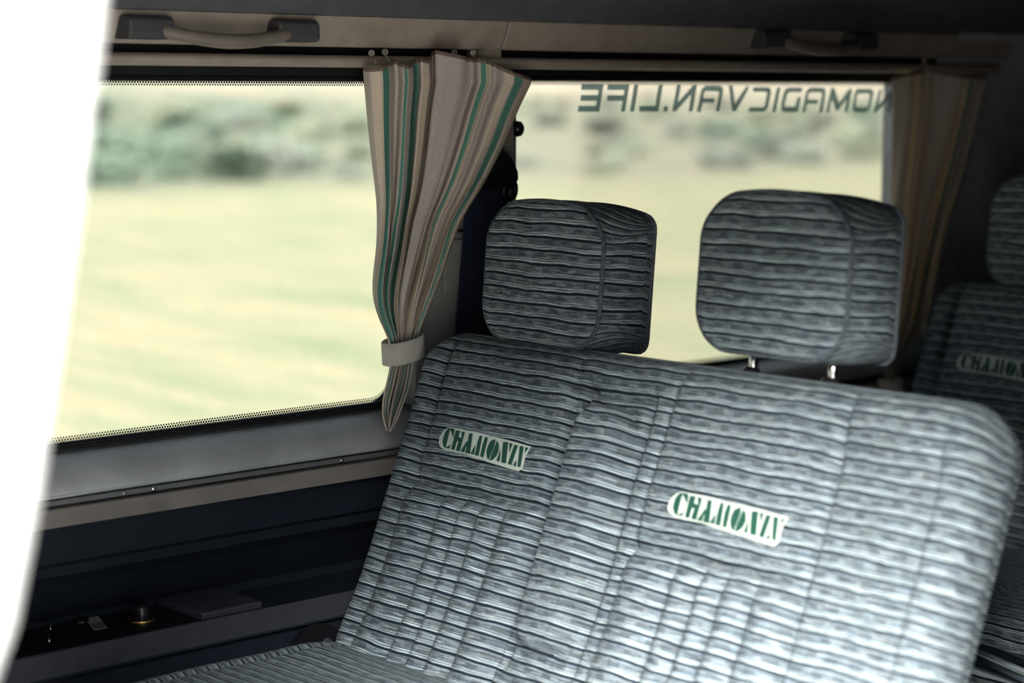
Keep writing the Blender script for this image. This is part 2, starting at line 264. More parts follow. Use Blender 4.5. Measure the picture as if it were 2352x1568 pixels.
def samples(a0, a1, rb, step):
    out = [(a0 + rb*(1-math.cos(math.pi/2*i/7)), a0 + rb - rb*(math.pi/2)*(1-i/7)) for i in range(7)]
    n = max(2, int((a1-a0-2*rb)/step))
    out += [(a0+rb+(a1-a0-2*rb)*i/n,)*2 for i in range(n+1)]
    out += [(a1 - rb*(1-math.cos(math.pi/2*i/7)), a1 - rb + rb*(math.pi/2)*(1-i/7)) for i in range(6, -1, -1)]
    return out
def pad(name, fr, a0, a1, s0, s1, R, rb, T, hf, step, mat, parent, rback=None, side=0, sidebulge=0.0, hb=None, R2=None, arch=0.0):
    """upholstered pad: fr maps (a, s, n) to the world; front at n=0, total thickness T"""
    rback = rback or rb
    A = samples(a0, a1, rb, step); B = samples(s0, s1, rb, step); na, nb = len(A), len(B)
    R = max(R, rb + 1e-4); v = []; uv = []; f = []
    ac, aw = (a0+a1)/2, (a1-a0)/2
    def mp(a, s, R=R):
        s_in = s
        ia = min(max(a, a0+R), a1-R); js = min(max(s, s0+R), s1-R); da, ds = a-ia, s-js
        m = max(abs(da), abs(ds)); L = math.hypot(da, ds)
        if L > 1e-9: da, ds = da/L*m, ds/L*m
        return ia+da, js+ds - arch*((ia+da-ac)/aw)**2*max(0, (s_in-s0)/(s1-s0))**2, R - m, (da, ds, m)
    for sheet in (0, 1):
        for j, (s, vs) in enumerate(B):
            for i, (a, ua) in enumerate(A):
                aa, ss, d, _ = mp(a, s, R if sheet == 0 else (R2 or R))
                k = max(0, 1 - d/rb); c = math.sqrt(max(0, 1-k*k))
                if sheet == 0: n = -rb + rb*c + hf(aa, ss)*sstep(d/rb)
                else: n = -T + rback - rback*c - (hb(aa, ss)*sstep(d/rb) if hb else 0)
                v.append(fr(aa, ss, n)); L = math.hypot(_[0], _[1]) or 1; ex = rb*(math.asin(min(1, k)) - k)
                uv.append((aa + _[0]/L*ex + .3*sheet, ss + _[1]/L*ex + .004*sheet))
    def idx(sh, i, j): return sh*na*nb + j*na + i
    for j in range(nb-1):
        for i in range(na-1):
            f.append((idx(0, i, j), idx(0, i+1, j), idx(0, i+1, j+1), idx(0, i, j+1)))
            f.append((idx(1, i, j), idx(1, i, j+1), idx(1, i+1, j+1), idx(1, i+1, j)))
    ring = [(i, 0) for i in range(na-1)] + [(na-1, j) for j in range(nb-1)] + [(i, nb-1) for i in range(na-1, 0, -1)] + [(0, j) for j in range(nb-1, 0, -1)]
    rows = [[idx(0, i, j) for i, j in ring]]
    ns = side
    for q in range(1, ns):
        t = q/ns; row = []
        for i, j in ring:
            a, s = A[i][0], B[j][0]; aa, ss, d, (da, ds, m) = mp(a, s, R*(1-t) + (R2 or R)*t); L = math.hypot(da, ds) or 1
            bl = sidebulge*math.sin(math.pi*t); n = -rb + t*(-T + rback + rb)
            v.append(fr(aa + da/L*bl, ss + ds/L*bl, n)); ex = rb*(math.pi/2-1) - n - rb; uv.append((aa + da/L*ex, ss + ds/L*ex))
            row.append(len(v)-1)
        rows.append(row)
    rows.append([idx(1, i, j) for i, j in ring])
    for r0, r1 in zip(rows, rows[1:]):
        for q in range(len(ring)):
            w = (q+1) % len(ring); f.append((r0[q], r1[q], r1[w], r0[w]))
    o = obj(name, v, f, mat, None, True, uvs=uv)
    bm = bmesh.new(); bm.from_mesh(o.data); bmesh.ops.recalc_face_normals(bm, faces=bm.faces); bm.to_mesh(o.data); bm.free()
    if parent: at(o, parent)
    def ringpts(n, off, rr=None):
        out = []
        for i, j in ring:
            x, y, d, (da, ds, m) = mp(A[i][0], B[j][0], rr or R); L = math.hypot(da, ds) or 1
            out.append(fr(x + da/L*off, y + ds/L*off, n))
        return out
    return o, ringpts

def polys(name, ps, fn, mat, parent, thick=0.0012, sub=0.0):
    """flat outlines (2d) mapped through fn(p, q, h) with a little thickness"""
    bm = bmesh.new()
    for p in ps:
        outer, holes = (p, []) if not isinstance(p, dict) else (p['o'], p['h'])
        es = []
        for loop in [outer] + holes:
            pts = []
            for a, b in zip(loop, loop[1:] + loop[:1]):
                L = math.dist(a, b); n = max(1, int(L/sub)) if sub else 1
                pts += [(a[0]+(b[0]-a[0])*i/n, a[1]+(b[1]-a[1])*i/n) for i in range(n)]
            vs = [bm.verts.new((x, y, 0)) for x, y in pts]
            es += [bm.edges.new((vs[i], vs[(i+1) % len(vs)])) for i in range(len(vs))]
        bmesh.ops.triangle_fill(bm, use_beauty=True, edges=es, use_dissolve=False)
    r = bmesh.ops.extrude_face_region(bm, geom=list(bm.faces))
    for e in r['geom']:
        if isinstance(e, bmesh.types.BMVert): e.co.z = thick
    for v_ in bm.verts: v_.co = Vector(fn(v_.co.x, v_.co.y, v_.co.z))
    bmesh.ops.recalc_face_normals(bm, faces=bm.faces)
    me = bpy.data.meshes.new(name); bm.to_mesh(me); bm.free(); me.materials.append(mat)
    o = bpy.data.objects.new(name, me); S.collection.objects.link(o)
    if parent: at(o, parent)
    return o

# ---------------------------------------------------------------- van shell
st = lambda o: tag(o, kind='structure')
FX, RX = -0.6, 4.6            # front and rear end of the cabin
st(prism('floor', [(.98, .42), (2.68, .42), (2.68, .46), (.98, .46)], FX, RX, M['carpet']))
cv = [(2.508, 1.8958), (2.480, 1.914), (2.42, 1.94), (2.34, 1.965), (2.2, 1.985), (1.9, 2.0), (1.4, 2.0), (1.15, 1.985), (1.0, 1.955), (.95, 1.93)]
st(prism('ceiling', cv + [(.90, 1.93), (.93, 2.0), (1.2, 2.05), (2.3, 2.05), (2.62, 1.96), (2.70, 1.8958)], FX, RX, M['headliner'], smooth=False))
me = bpy.data.meshes.new('wall_front'); bm = bmesh.new(); es = []      # cab end with the windscreen opening
for loop in ([(.92, .42), (2.72, .42), (2.72, 2.04), (.92, 2.04)], rrect(1.30, 2.40, 1.36, 1.80, .10)):
    vs = [bm.verts.new((FX, y, z)) for y, z in loop]; es += [bm.edges.new((vs[i], vs[(i+1) % len(vs)])) for i in range(len(vs))]
bmesh.ops.triangle_fill(bm, use_beauty=True, edges=es, use_dissolve=False)
r = bmesh.ops.extrude_face_region(bm, geom=list(bm.faces))
for e in r['geom']:
    if isinstance(e, bmesh.types.BMVert): e.co.x -= .04
bmesh.ops.recalc_face_normals(bm, faces=bm.faces); bm.to_mesh(me); bm.free(); me.materials.append(M['navy'])
wf_ = bpy.data.objects.new('wall_front', me); S.collection.objects.link(wf_); st(wf_)
p_ = rrect(1.29, 2.41, 1.35, 1.81, .10); n_ = len(p_)
st(obj('window_3', [(FX-.02, y, z) for y, z in p_] + [(FX-.015, y, z) for y, z in p_], [tuple(range(n_)), tuple(range(2*n_-1, n_-1, -1))] + [(i, (i+1) % n_, n_+(i+1) % n_, n_+i) for i in range(n_)], M['glass'], smooth=False))
st(box('wall_back', (RX, .92, .42), (RX+.04, 2.72, 2.04), M['headliner']))
# far wall: plates around two window apertures, lower liner, outer skin
W1 = (-.30, 2.046, 1.268, 1.7995, .05); W2 = (2.305, 3.44, 1.262, 1.8020, .045)
def plate_with_hole(w, X0, X1, Z0, Z1, y0, y1):
    """plate at y0 (reveal back to y1) with rounded hole w"""
    bm = bmesh.new(); es = []
    for loop in ([(X0, Z0), (X1, Z0), (X1, Z1), (X0, Z1)], rrect(w[0], w[1], w[2], w[3], w[4])):
        vs = [bm.verts.new((x, y0, z)) for x, z in loop]; es += [bm.edges.new((vs[i], vs[(i+1) % len(vs)])) for i in range(len(vs))]
    bmesh.ops.triangle_fill(bm, use_beauty=True, edges=es, use_dissolve=False, normal=(0, -1, 0))
    r = bmesh.ops.extrude_face_region(bm, geom=list(bm.faces))
    for e in r['geom']:
        if isinstance(e, bmesh.types.BMVert): e.co.y = y1
    bmesh.ops.recalc_face_normals(bm, faces=bm.faces); return bm
me = bpy.data.meshes.new('wall_left'); bmT = bmesh.new()
for w, X0, X1 in ((W1, FX, 2.17), (W2, 2.17, 3.46)):
    b = plate_with_hole(w, X0, X1, 1.20, 1.90, 2.592, 2.612); tmp = bpy.data.meshes.new('t'); b.to_mesh(tmp); b.free(); bmT.from_mesh(tmp); bpy.data.meshes.remove(tmp)
bmT.to_mesh(me); bmT.free(); me.materials.append(M['black'])
wl = bpy.data.objects.new('wall_left', me); S.collection.objects.link(wl); st(wl)
st(prism('wall_left_rear', [(2.575, .46), (2.70, .46), (2.70, 1.90), (2.50, 1.90), (2.575, 1.80)], 3.46, RX, M['rear'])).name = 'wall_rear_left'
low = [(2.515, 1.165), (2.548, 1.160), (2.550, 1.105), (2.572, 1.094), (2.572, 1.080), (2.60, 1.06), (2.66, .992), (2.66, .978), (2.512, .978), (2.51, .9905), (2.503, .9905), (2.500, .985), (2.500, .9515), (2.525, .945), (2.525, .905), (2.55, .90), (2.56, .46), (2.72, .46), (2.72, 1.20), (2.56, 1.20), (2.56, 1.168)]
st(prism('wall_lower_left', low, FX, 3.9, M['navy'])).name = 'wall_left_lower'
st(prism('trim_1', [(2.515, 1.165), (2.519, 1.191), (2.56, 1.191), (2.56, 1.165)], FX, 3.9, M['lowtrim'], bevel=.0015))
led = [(2.590, 1.2572), (2.580, 1.2570), (2.568, 1.2540), (2.556, 1.2490), (2.545, 1.2420), (2.536, 1.2335), (2.529, 1.2240), (2.525, 1.2140), (2.525, 1.2065), (2.530, 1.2040), (2.56, 1.2040), (2.60, 1.2040)]
st(prism('trim_2', led, FX, 3.9, M['ledge'], smooth=True))
gr = st(box('trim_3', (FX, 2.5385, 1.1905), (3.9, 2.56, 1.2045), M['black']))
# panel above the windows, split beside the curtain, dark curtain channel, rolled trim
up_prof = [(2.508, 1.8955), (2.514, 1.880), (2.521, 1.864), (2.530, 1.8485), (2.60, 1.8485), (2.62, 1.8955)]
t4 = st(prism('trim_4', up_prof, FX, 2.2185, M['beige'], bevel=.002)); t5 = st(prism('trim_5', up_prof, 2.2235, 3.66, M['beige'], bevel=.002))
st(box('trim_6', (2.176, 2.534, 1.833), (2.226, 2.60, 1.850), M['beige'], bevel=.001))
roll = [(2.60, 1.8365), (2.545, 1.8365)] + [(2.530 - .012*math.sin(math.radians(a)) , 1.8268 + .009*math.cos(math.radians(a))) for a in range(0, 181, 20)] + [(2.545, 1.8178), (2.60, 1.8178)]
st(prism('trim_7', roll, FX, 3.62, M['beige'], smooth=False))
st(box('trim_8', (FX, 2.565, 1.833), (2.175, 2.60, 1.850), M['black'])); st(box('trim_9', (2.227, 2.565, 1.833), (3.62, 2.60, 1.850), M['black']))
# near side: door header, sill, rear side panel
st(box('wall_right', (1.50, .92, .42), (RX, .97, 1.96), M['navy']))
st(box('wall_right_header', (FX, .90, 1.895), (1.50, .985, 1.99), M['white'])).name = 'wall_right_upper'
st(box('wall_right_outer', (1.50, .905, .30), (RX, .92, 1.99), M['white']))
st(box('wall_right_sill', (FX, .90, .30), (1.50, .97, .46), M['white'])).name = 'wall_right_lower'
# white door pillar at the front edge of the open doorway, its rear edge curved
edge = [(.395, .46), (.400, .8), (.412, 1.10), (.434, 1.30), (.451, 1.40), (.467, 1.471), (.483, 1.506), (.500, 1.575), (.514, 1.648), (.528, 1.72), (.543, 1.805), (.561, 1.94)]
pv = []; pf = []
sec = [(0, .975), (0, .945), (-.006, .932), (-.018, .925), (-.09, .918), (-.22, .915), (-1.05, .915), (-1.05, .975)]
for x, z in edge: pv += [(max(x + dx, FX), y, z) for dx, y in sec]
ns_ = len(sec)
for i in range(len(edge)-1):
    for j in range(ns_): k = (j+1) % ns_; pf.append((i*ns_+j, i*ns_+k, (i+1)*ns_+k, (i+1)*ns_+j))
pf += [tuple(range(ns_)), tuple((len(edge)-1)*ns_+j for j in range(ns_))]
dp = obj('door_pillar', pv, pf, M['white']); tag(dp, 'out-of-focus white painted body pillar beside the open doorway, nearest the viewer', 'pillar')
bm = bmesh.new(); bm.from_mesh(dp.data); bmesh.ops.recalc_face_normals(bm, faces=bm.faces); bm.to_mesh(dp.data); bm.free()

# windows: pane, border of printed dots, rubber seal
def window(name, w, label):
    x0, x1, z0, z1, R = w; t = empty(name, ((x0+x1)/2, 2.60, z0), kind='structure')
    p = rrect(x0-.01, x1+.01, z0-.01, z1+.01, R)
    n = len(p); v = [(x, 2.602, z) for x, z in p] + [(x, 2.606, z) for x, z in p]
    f = [tuple(range(n)), tuple(range(2*n-1, n-1, -1))] + [(i, (i+1) % n, n+(i+1) % n, n+i) for i in range(n)]
    at(obj('glass_pane', v, f, M['glass'], smooth=False), t)
    a = rrect(x0, x1, z0, z1, R, 16); D = .0105; b = rrect(x0+D, x1-D, z0+D, z1-D, R-D, 16); v = []; uv = []; f = []; L = 0
    for i in range(len(a)+1):
        q, r = a[i % len(a)], b[i % len(a)]
        if i: L += math.dist(a[i-1], a[i % len(a)])
        v += [(q[0], 2.6008, q[1]), (r[0], 2.6008, r[1])]; uv += [(L, 0), (L, D)]
        if i: f.append((2*i-2, 2*i-1, 2*i+1, 2*i))
    at(obj('dotted_border', v, f, M['frit'], smooth=False, uvs=uv), t)
    a = rrect(x0, x1, z0, z1, R, 10)
    at(tube('rubber_seal', [(x, 2.592, z) for x, z in a], .0042, M['gloss'], closed=True, n=8, up=(0, 1, 0)), t)
    return t
window('window_1', W1, ''); window('window_2', W2, '')
stk = empty('window_lettering', (2.9, 2.598, 1.73), 'grey vinyl lettering seen reversed along the top of the right window', 'lettering')
for ch, p in STICKER:
    polys('letter', [p], lambda a, b, h: (a, 2.5995 - h, b), M['sticker'], stk, thick=.0006)
polys('letter', [dict(o=O_OUT, h=[O_IN])], lambda a, b, h: (a, 2.5995 - h, b), M['sticker'], stk, thick=.0006)

# aluminium strip with screws under the ledge
rs = empty('metal_strip', (1.5, 2.53, 1.197), 'thin metal strip screwed along the wall below the padded window ledge', 'strip')
box('strip', (.3, 2.529, 1.1935), (2.05, 2.5384, 1.2015), M['rail'], rs, bevel=.001)
for x, r in ((1.536, .0042), (1.882, .0036), (1.485, .0024), (1.10, .004)):
    lathe('screw', [(0, r), (.0015, r), (.0026, r*.7), (.003, 0)], (x, 2.529, 1.1975), (0, -1, 0), M['chrome'], rs, n=14)

# pillar cover between the windows
pc = empty('pillar_cover', (2.17, 2.57, 1.25), 'grey plastic pillar cover between the two windows, half hidden by curtain', 'pillar cover')
for nm, z0, z1, y in (('lower_cover', 1.262, 1.548, 2.556), ('upper_cover', 1.551, 1.817, 2.560)):
    prism(nm, [(y, z0), (2.592, z0), (2.592, z1), (y+.004, z1)], 2.056, 2.283, M['pillar'], pc, bevel=.006)
box('raised_panel', (2.115, 2.552, 1.445), (2.20, 2.557, 1.535), M['pillar'], pc, bevel=.003)

# seat belt on the pillar
sb = empty('seat_belt', (2.2, 2.54, 1.62), 'dark seat belt hanging from its anchor on the pillar behind the first headrest', 'seat belt')
box('anchor_cover', (2.195, 2.505, 1.690), (2.232, 2.556, 1.745), M['grip'], sb, bevel=.008)
lathe('knob', [(-.008, .004), (-.006, .010), (0, .0135), (.008, .012), (.012, .006), (.013, 0)], (2.243, 2.515, 1.718), (.6, -.8, 0), M['gloss'], sb)
gp = [(2.10, 1.618), (2.232, 1.618), (2.242, 1.630), (2.240, 1.652), (2.226, 1.676), (2.205, 1.692), (2.12, 1.692)]
polys('belt_guide', [gp], lambda a, b, h: (a, 2.535 - h, b), M['black'], sb, thick=.028).modifiers.new('b', 'BEVEL').width = .005
ln = [(2.225 + .0125*math.cos(a*math.pi/8), 2.512, 1.618 + .017*math.sin(a*math.pi/8)) for a in range(16)]
tube('belt_loop', ln, .005, M['gloss'], sb, closed=True, n=8, up=(0, 1, 0))
wv = []; wf = []
for i in range(13):
    t = i/12; z = 1.622 - t*.32; xr = 2.228 - .028*t - .012*t*t; wd = .080 - .012*t; y = 2.517 + .008*math.sin(t*2.2)
    wv += [(xr-wd, y+.014, z+.004), (xr, y, z), (xr, y+.0018, z), (xr-wd, y+.0158, z+.004)]
for i in range(12):
    for j in range(4): k = (j+1) % 4; wf.append((4*i+j, 4*i+k, 4*i+4+k, 4*i+4+j))
wf += [(0, 1, 2, 3), (51, 50, 49, 48)]
at(obj('webbing', wv, wf, M['belt'], smooth=False), sb)

# grab handles
def handle(x0, x1, dz, label, group=None):
    t = empty('grab_handle', ((x0+x1)/2, 2.47, 1.85+dz), label, 'handle', 'grab handles above the windows')
    L = x1-x0; e = .075*L/.33
    def capend(a, b):
        n0 = [(2.535, 1.886+dz), (2.492, 1.885+dz), (2.484, 1.879+dz), (2.483, 1.858+dz), (2.488, 1.852+dz), (2.535, 1.852+dz)]
        return prism('mount', n0, a, b, M['handle'], t, bevel=.005)
    capend(x0, x0+e); capend(x1-e, x1)
    pts = []; rs_ = []
    for i in range(25):
        q = i/24; pts.append((x0+e*.72 + (L-1.44*e)*q, 2.497 - .022*math.sin(math.pi*q)**.5, 1.8655+dz - .015*math.sin(math.pi*q)**.8)); rs_.append(.0125 - .002*abs(2*q-1))
    tube('grip', pts, rs_, M['grip'], t, n=14, flat=.9)
    return t
handle(1.487, 1.818, .002, 'larger grey grab handle above the left window near the doorway')
handle(2.83, 3.165, .008, 'dim grab handle above the right window with lettering')

# tray fittings in the armrest under the left window
cp = empty('control_panel', (1.44, 2.58, .978), 'black switch panel sunk in the armrest tray at lower left, with a small grey label', 'control panel')
box('faceplate', (1.27, 2.513, .977), (1.512, 2.655, .984), M['black'], cp, bevel=.002)
polys('label', [[(1.463, 2.585), (1.486, 2.585), (1.510, 2.655), (1.487, 2.655)][::-1]], lambda a, b, h: (a, b, .9842+h), M['label'], cp, thick=.0004)
for i in range(7):
    q = i/7*.035
    box('label_line', (1.466+q*.33, 2.588+q, .9846), (1.489+q*.33, 2.5895+q, .9850), M['black'], cp)
for x, y in ((1.425, 2.655), (1.390, 2.595)):
    tube('metal_clip', [(x-.012+.006*math.sin(a*.45), y-.030+a*.0055, .986+.012*math.sin(a*.45)) for a in range(8)], .0012, M['chrome'], cp, n=6)
lathe('dial', [(0, .012), (.004, .0115), (.006, .008), (.007, 0)], (1.475, 2.645, .984), (0, 0, 1), M['gloss'], cp)
cl = empty('power_socket', (1.565, 2.60, .978), 'black round knob in a brass-rimmed socket on the armrest tray', 'socket')
box('faceplate', (1.515, 2.513, .977), (1.60, 2.655, .983), M['black'], cl, bevel=.002)
lathe('rim', [(0, .022), (.003, .0225), (.005, .021), (.004, .018), (0, .018)], (1.548, 2.592, .983), (0, 0, 1), M['brass'], cl)
lathe('knob', [(0, .015), (.020, .014), (.026, .012), (.028, .006), (.028, 0)], (1.548, 2.592, .983), (0, 0, 1), M['gloss'], cl)
al = empty('tray_lid', (1.66, 2.59, .978), 'flat black lidded box set in the armrest tray beside the brass-rimmed socket', 'lid')
box('base', (1.604, 2.513, .977), (1.73, 2.655, .984), M['black'], al, bevel=.002); box('lid', (1.612, 2.522, .984), (1.722, 2.650, .997), M['tray'], al, bevel=.003)
prism('tray_front', [(2.4985, .9555), (2.4985, .9895), (2.5005, .9915), (2.5005, .9535)], FX, 3.9, M['tray']).name = 'armrest_fascia'
tag(bpy.data.objects['armrest_fascia'], kind='structure'); bpy.data.objects['armrest_fascia'].name = 'trim_10'

# ---------------------------------------------------------------- bench seats
RC = math.radians(22); DS = Vector((math.sin(RC), 0, math.cos(RC))); DN = Vector((-math.cos(RC), 0, math.sin(RC))); O0 = Vector((1.947, 0, 1.243))
def sf(a, s, n): return O0 + Vector((0, a, 0)) + DS*s + DN*n
SEAMS = (2.40, 2.10, 1.91, 1.60, 1.445)
PL = (.0, .091, .138, .177, .228, .30)
def puff(x, x0, x1, p=.55):
    if x <= x0 or x >= x1: return 0.0
    return math.sin(math.pi*(x-x0)/(x1-x0))**p
def back_h(a, s):
    wob = noise.noise(Vector((a*6, s*6, 1.3)))*.004 + noise.noise(Vector((a*17, s*17, 4.3)))*.0015
    h = wob
    for q, sm in enumerate(SEAMS):
        off = .012*sstep((s-.05)/.12) * (-1 if q in (0, 2) else 1)*.6
        d = abs(a - sm - off)/.0050; h -= (.016 if q < 4 else .005)*math.exp(-d**1.3)
    h += .011*puff(a, 2.40, 2.50, .7)
    for p0 in (2.40, 1.91):
        wdt = p0 - (2.10 if p0 > 2 else 1.60)
        if a < p0 and a > p0-wdt:
            sl_ = -.066 if p0 > 2 else -.088
            top = sstep((s-sl_)/.03); bot = sstep((sl_-s)/.035)
            h += .007*puff(a, p0-wdt, p0, .5)*top
            for i in range(5):
                b1 = p0 - PL[i]*wdt/.30; b0 = p0 - PL[i+1]*wdt/.30
                if i: h -= .010*math.exp(-abs(a-b1)/.0035)*bot
                h += (.024 if i == 0 else .021)*puff(a, b0, b1, .6)*bot
            h -= .010*math.exp(-(abs(s-sl_)/.005)**1.3)
    if 1.91 < a < 2.10:
        h -= .004
        if s < .16:
            e_ = sstep((s+.31)/.03)*sstep((.135-s)/.03); h -= .032*math.exp(-((a-2.082)/.008)**2)*e_ + .026*math.exp(-((a-1.948)/.006)**2)*e_
            h -= .016*math.exp(-((s-.116)/.008)**2)*(1 if 1.95 < a < 2.08 else 0)
    h += .006*puff(a, 1.445, 1.60, .6) + .005*puff(a, 1.36, 1.445, .6)
    h += .006*math.exp(-((s-.13)/.05)**2) * (0.3 if 1.91 < a < 2.10 else 1)
    if s < -.15: h += .02*sstep((-.15-s)/.25)
    return h
def surf(a, s): return back_h(a, s)

def bench(label):
    t = empty('bench_seat', (1.75, 1.90, .46), label, 'seat', 'striped bench seats')
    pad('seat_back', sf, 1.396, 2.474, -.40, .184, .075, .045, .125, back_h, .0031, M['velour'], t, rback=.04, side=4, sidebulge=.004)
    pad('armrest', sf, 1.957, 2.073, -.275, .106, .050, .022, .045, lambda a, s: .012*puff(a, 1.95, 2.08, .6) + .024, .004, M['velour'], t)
    for cy, ds_ in ((2.25, 0.0), (1.748, -.026)):
        pt = polys('badge', [PATCH_], lambda p, q, h, cy=cy, ds_=ds_: sf(p+cy, q+ds_, surf(p+cy, q+ds_) + .0006 + h), M['patch'], t, thick=.0009, sub=.012)
        pt['label'] = 'pale woven badge with slanted green capital letters'
        for k_, ps in BADGE.items():
            if k_ == 'PATCH': continue
            lt = polys('letter', [ps], lambda p, q, h, cy=cy, ds_=ds_: sf(p+cy, q+ds_, surf(p+cy, q+ds_) + .0016 + h), M['thread'], None, thick=.0006, sub=.012)
            lt.parent = pt
    # head restraints: front and rear panels, gusset, piping, two posts
    for cy, dz, dx, hw in ((2.2225, 0, -.010, .122), (1.752, .032, -.026, .124)):
        al_ = math.radians(5); hs = Vector((math.sin(al_), 0, math.cos(al_))); hn = Vector((-math.cos(al_), 0, math.sin(al_)))
        ho = Vector((2.034 + dx, cy, 1.400 + dz))
        hfr = lambda a, s, n, ho=ho: ho + Vector((0, a, 0)) + hs*s + hn*n
        hh = lambda a, s: .016*(1-(a/.135)**2)*max(0, 1-((s-.105)/.11)**2) + noise.noise(Vector((a*14, s*14, cy)))*.003
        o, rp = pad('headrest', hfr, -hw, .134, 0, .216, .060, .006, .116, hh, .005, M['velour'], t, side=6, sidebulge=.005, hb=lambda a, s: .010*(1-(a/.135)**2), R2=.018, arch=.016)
        for nn, rr in ((-.006, .060), (-.110, .018)):
            pts = rp(nn, .0015, rr)[::2]
            p = tube('piping', pts, .0034, M['piping'], None, closed=True, n=8, up=tuple(hn)); p.parent = o
            ul = p.data.uv_layers.new(name='UVMap')
            for lp in p.data.loops:
                c = p.data.vertices[lp.vertex_index].co; ul.data[lp.index].uv = (c.y*3, c.z)
        for py in (-.070, .070):
            p = tube('post', [(2.073+dx*.5, cy+py, 1.36), (2.076+dx*.5, cy+py, 1.42+dz)], .0065, M['chrome'], None, n=12, up=(1, 0, 0)); p.parent = o
            q = lathe('post_collar', [(0, .013), (.008, .012), (.010, .008)], (2.070+dx*.5, cy+py, 1.394), (0, 0, 1), M['gloss'], None, n=14); q.parent = p
    cf = lambda a, s, n: Vector((1.872 - s, a, .948 + n))
    def ch(a, s):
        h = noise.noise(Vector((a*6, s*6, 9)))*.004 - .025*sstep((.16-s)/.16) + .004*math.sin(s*6)
        for sm in (2.40, 2.10, 1.91, 1.60): h -= .008*math.exp(-((a-sm)/.005)**2)
        return h
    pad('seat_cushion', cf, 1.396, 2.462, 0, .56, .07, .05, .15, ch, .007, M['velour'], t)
    # recliner cover and base
    hv = [(1.80 + .058*math.cos(math.radians(a)), .895 + .058*math.sin(math.radians(a))) for a in range(0, 360, 20)]
    rc = polys('recliner_cover', [hv], lambda a, b, h: (a, 2.4825 + h, b), M['gloss'], t, thick=.012)
    lathe('cover_screw', [(0, .012), (.002, .012), (.004, .009), (.004, 0)], (1.815, 2.4820, .918), (0, -1, 0), M['tray'], t, n=16)
    box('seat_base', (1.36, 1.36, .462), (1.82, 2.44, .81), M['tray'], t, bevel=.01)
    return t
PATCH_ = BADGE['PATCH']
b1 = bench('front striped velour bench seat with two headrests, brightly lit at its near end')
def copy_tree(o, parent=None):
    c = o.copy(); S.collection.objects.link(c)
    if parent: c.parent = parent; c.matrix_parent_inverse = o.matrix_parent_inverse.copy()
    for k_ in list(o.children): copy_tree(k_, c)
    return c
b2 = copy_tree(b1); b2.location.x += 1.33
b2['label'] = 'rear striped velour bench seat in shadow at the right edge, behind the front bench'

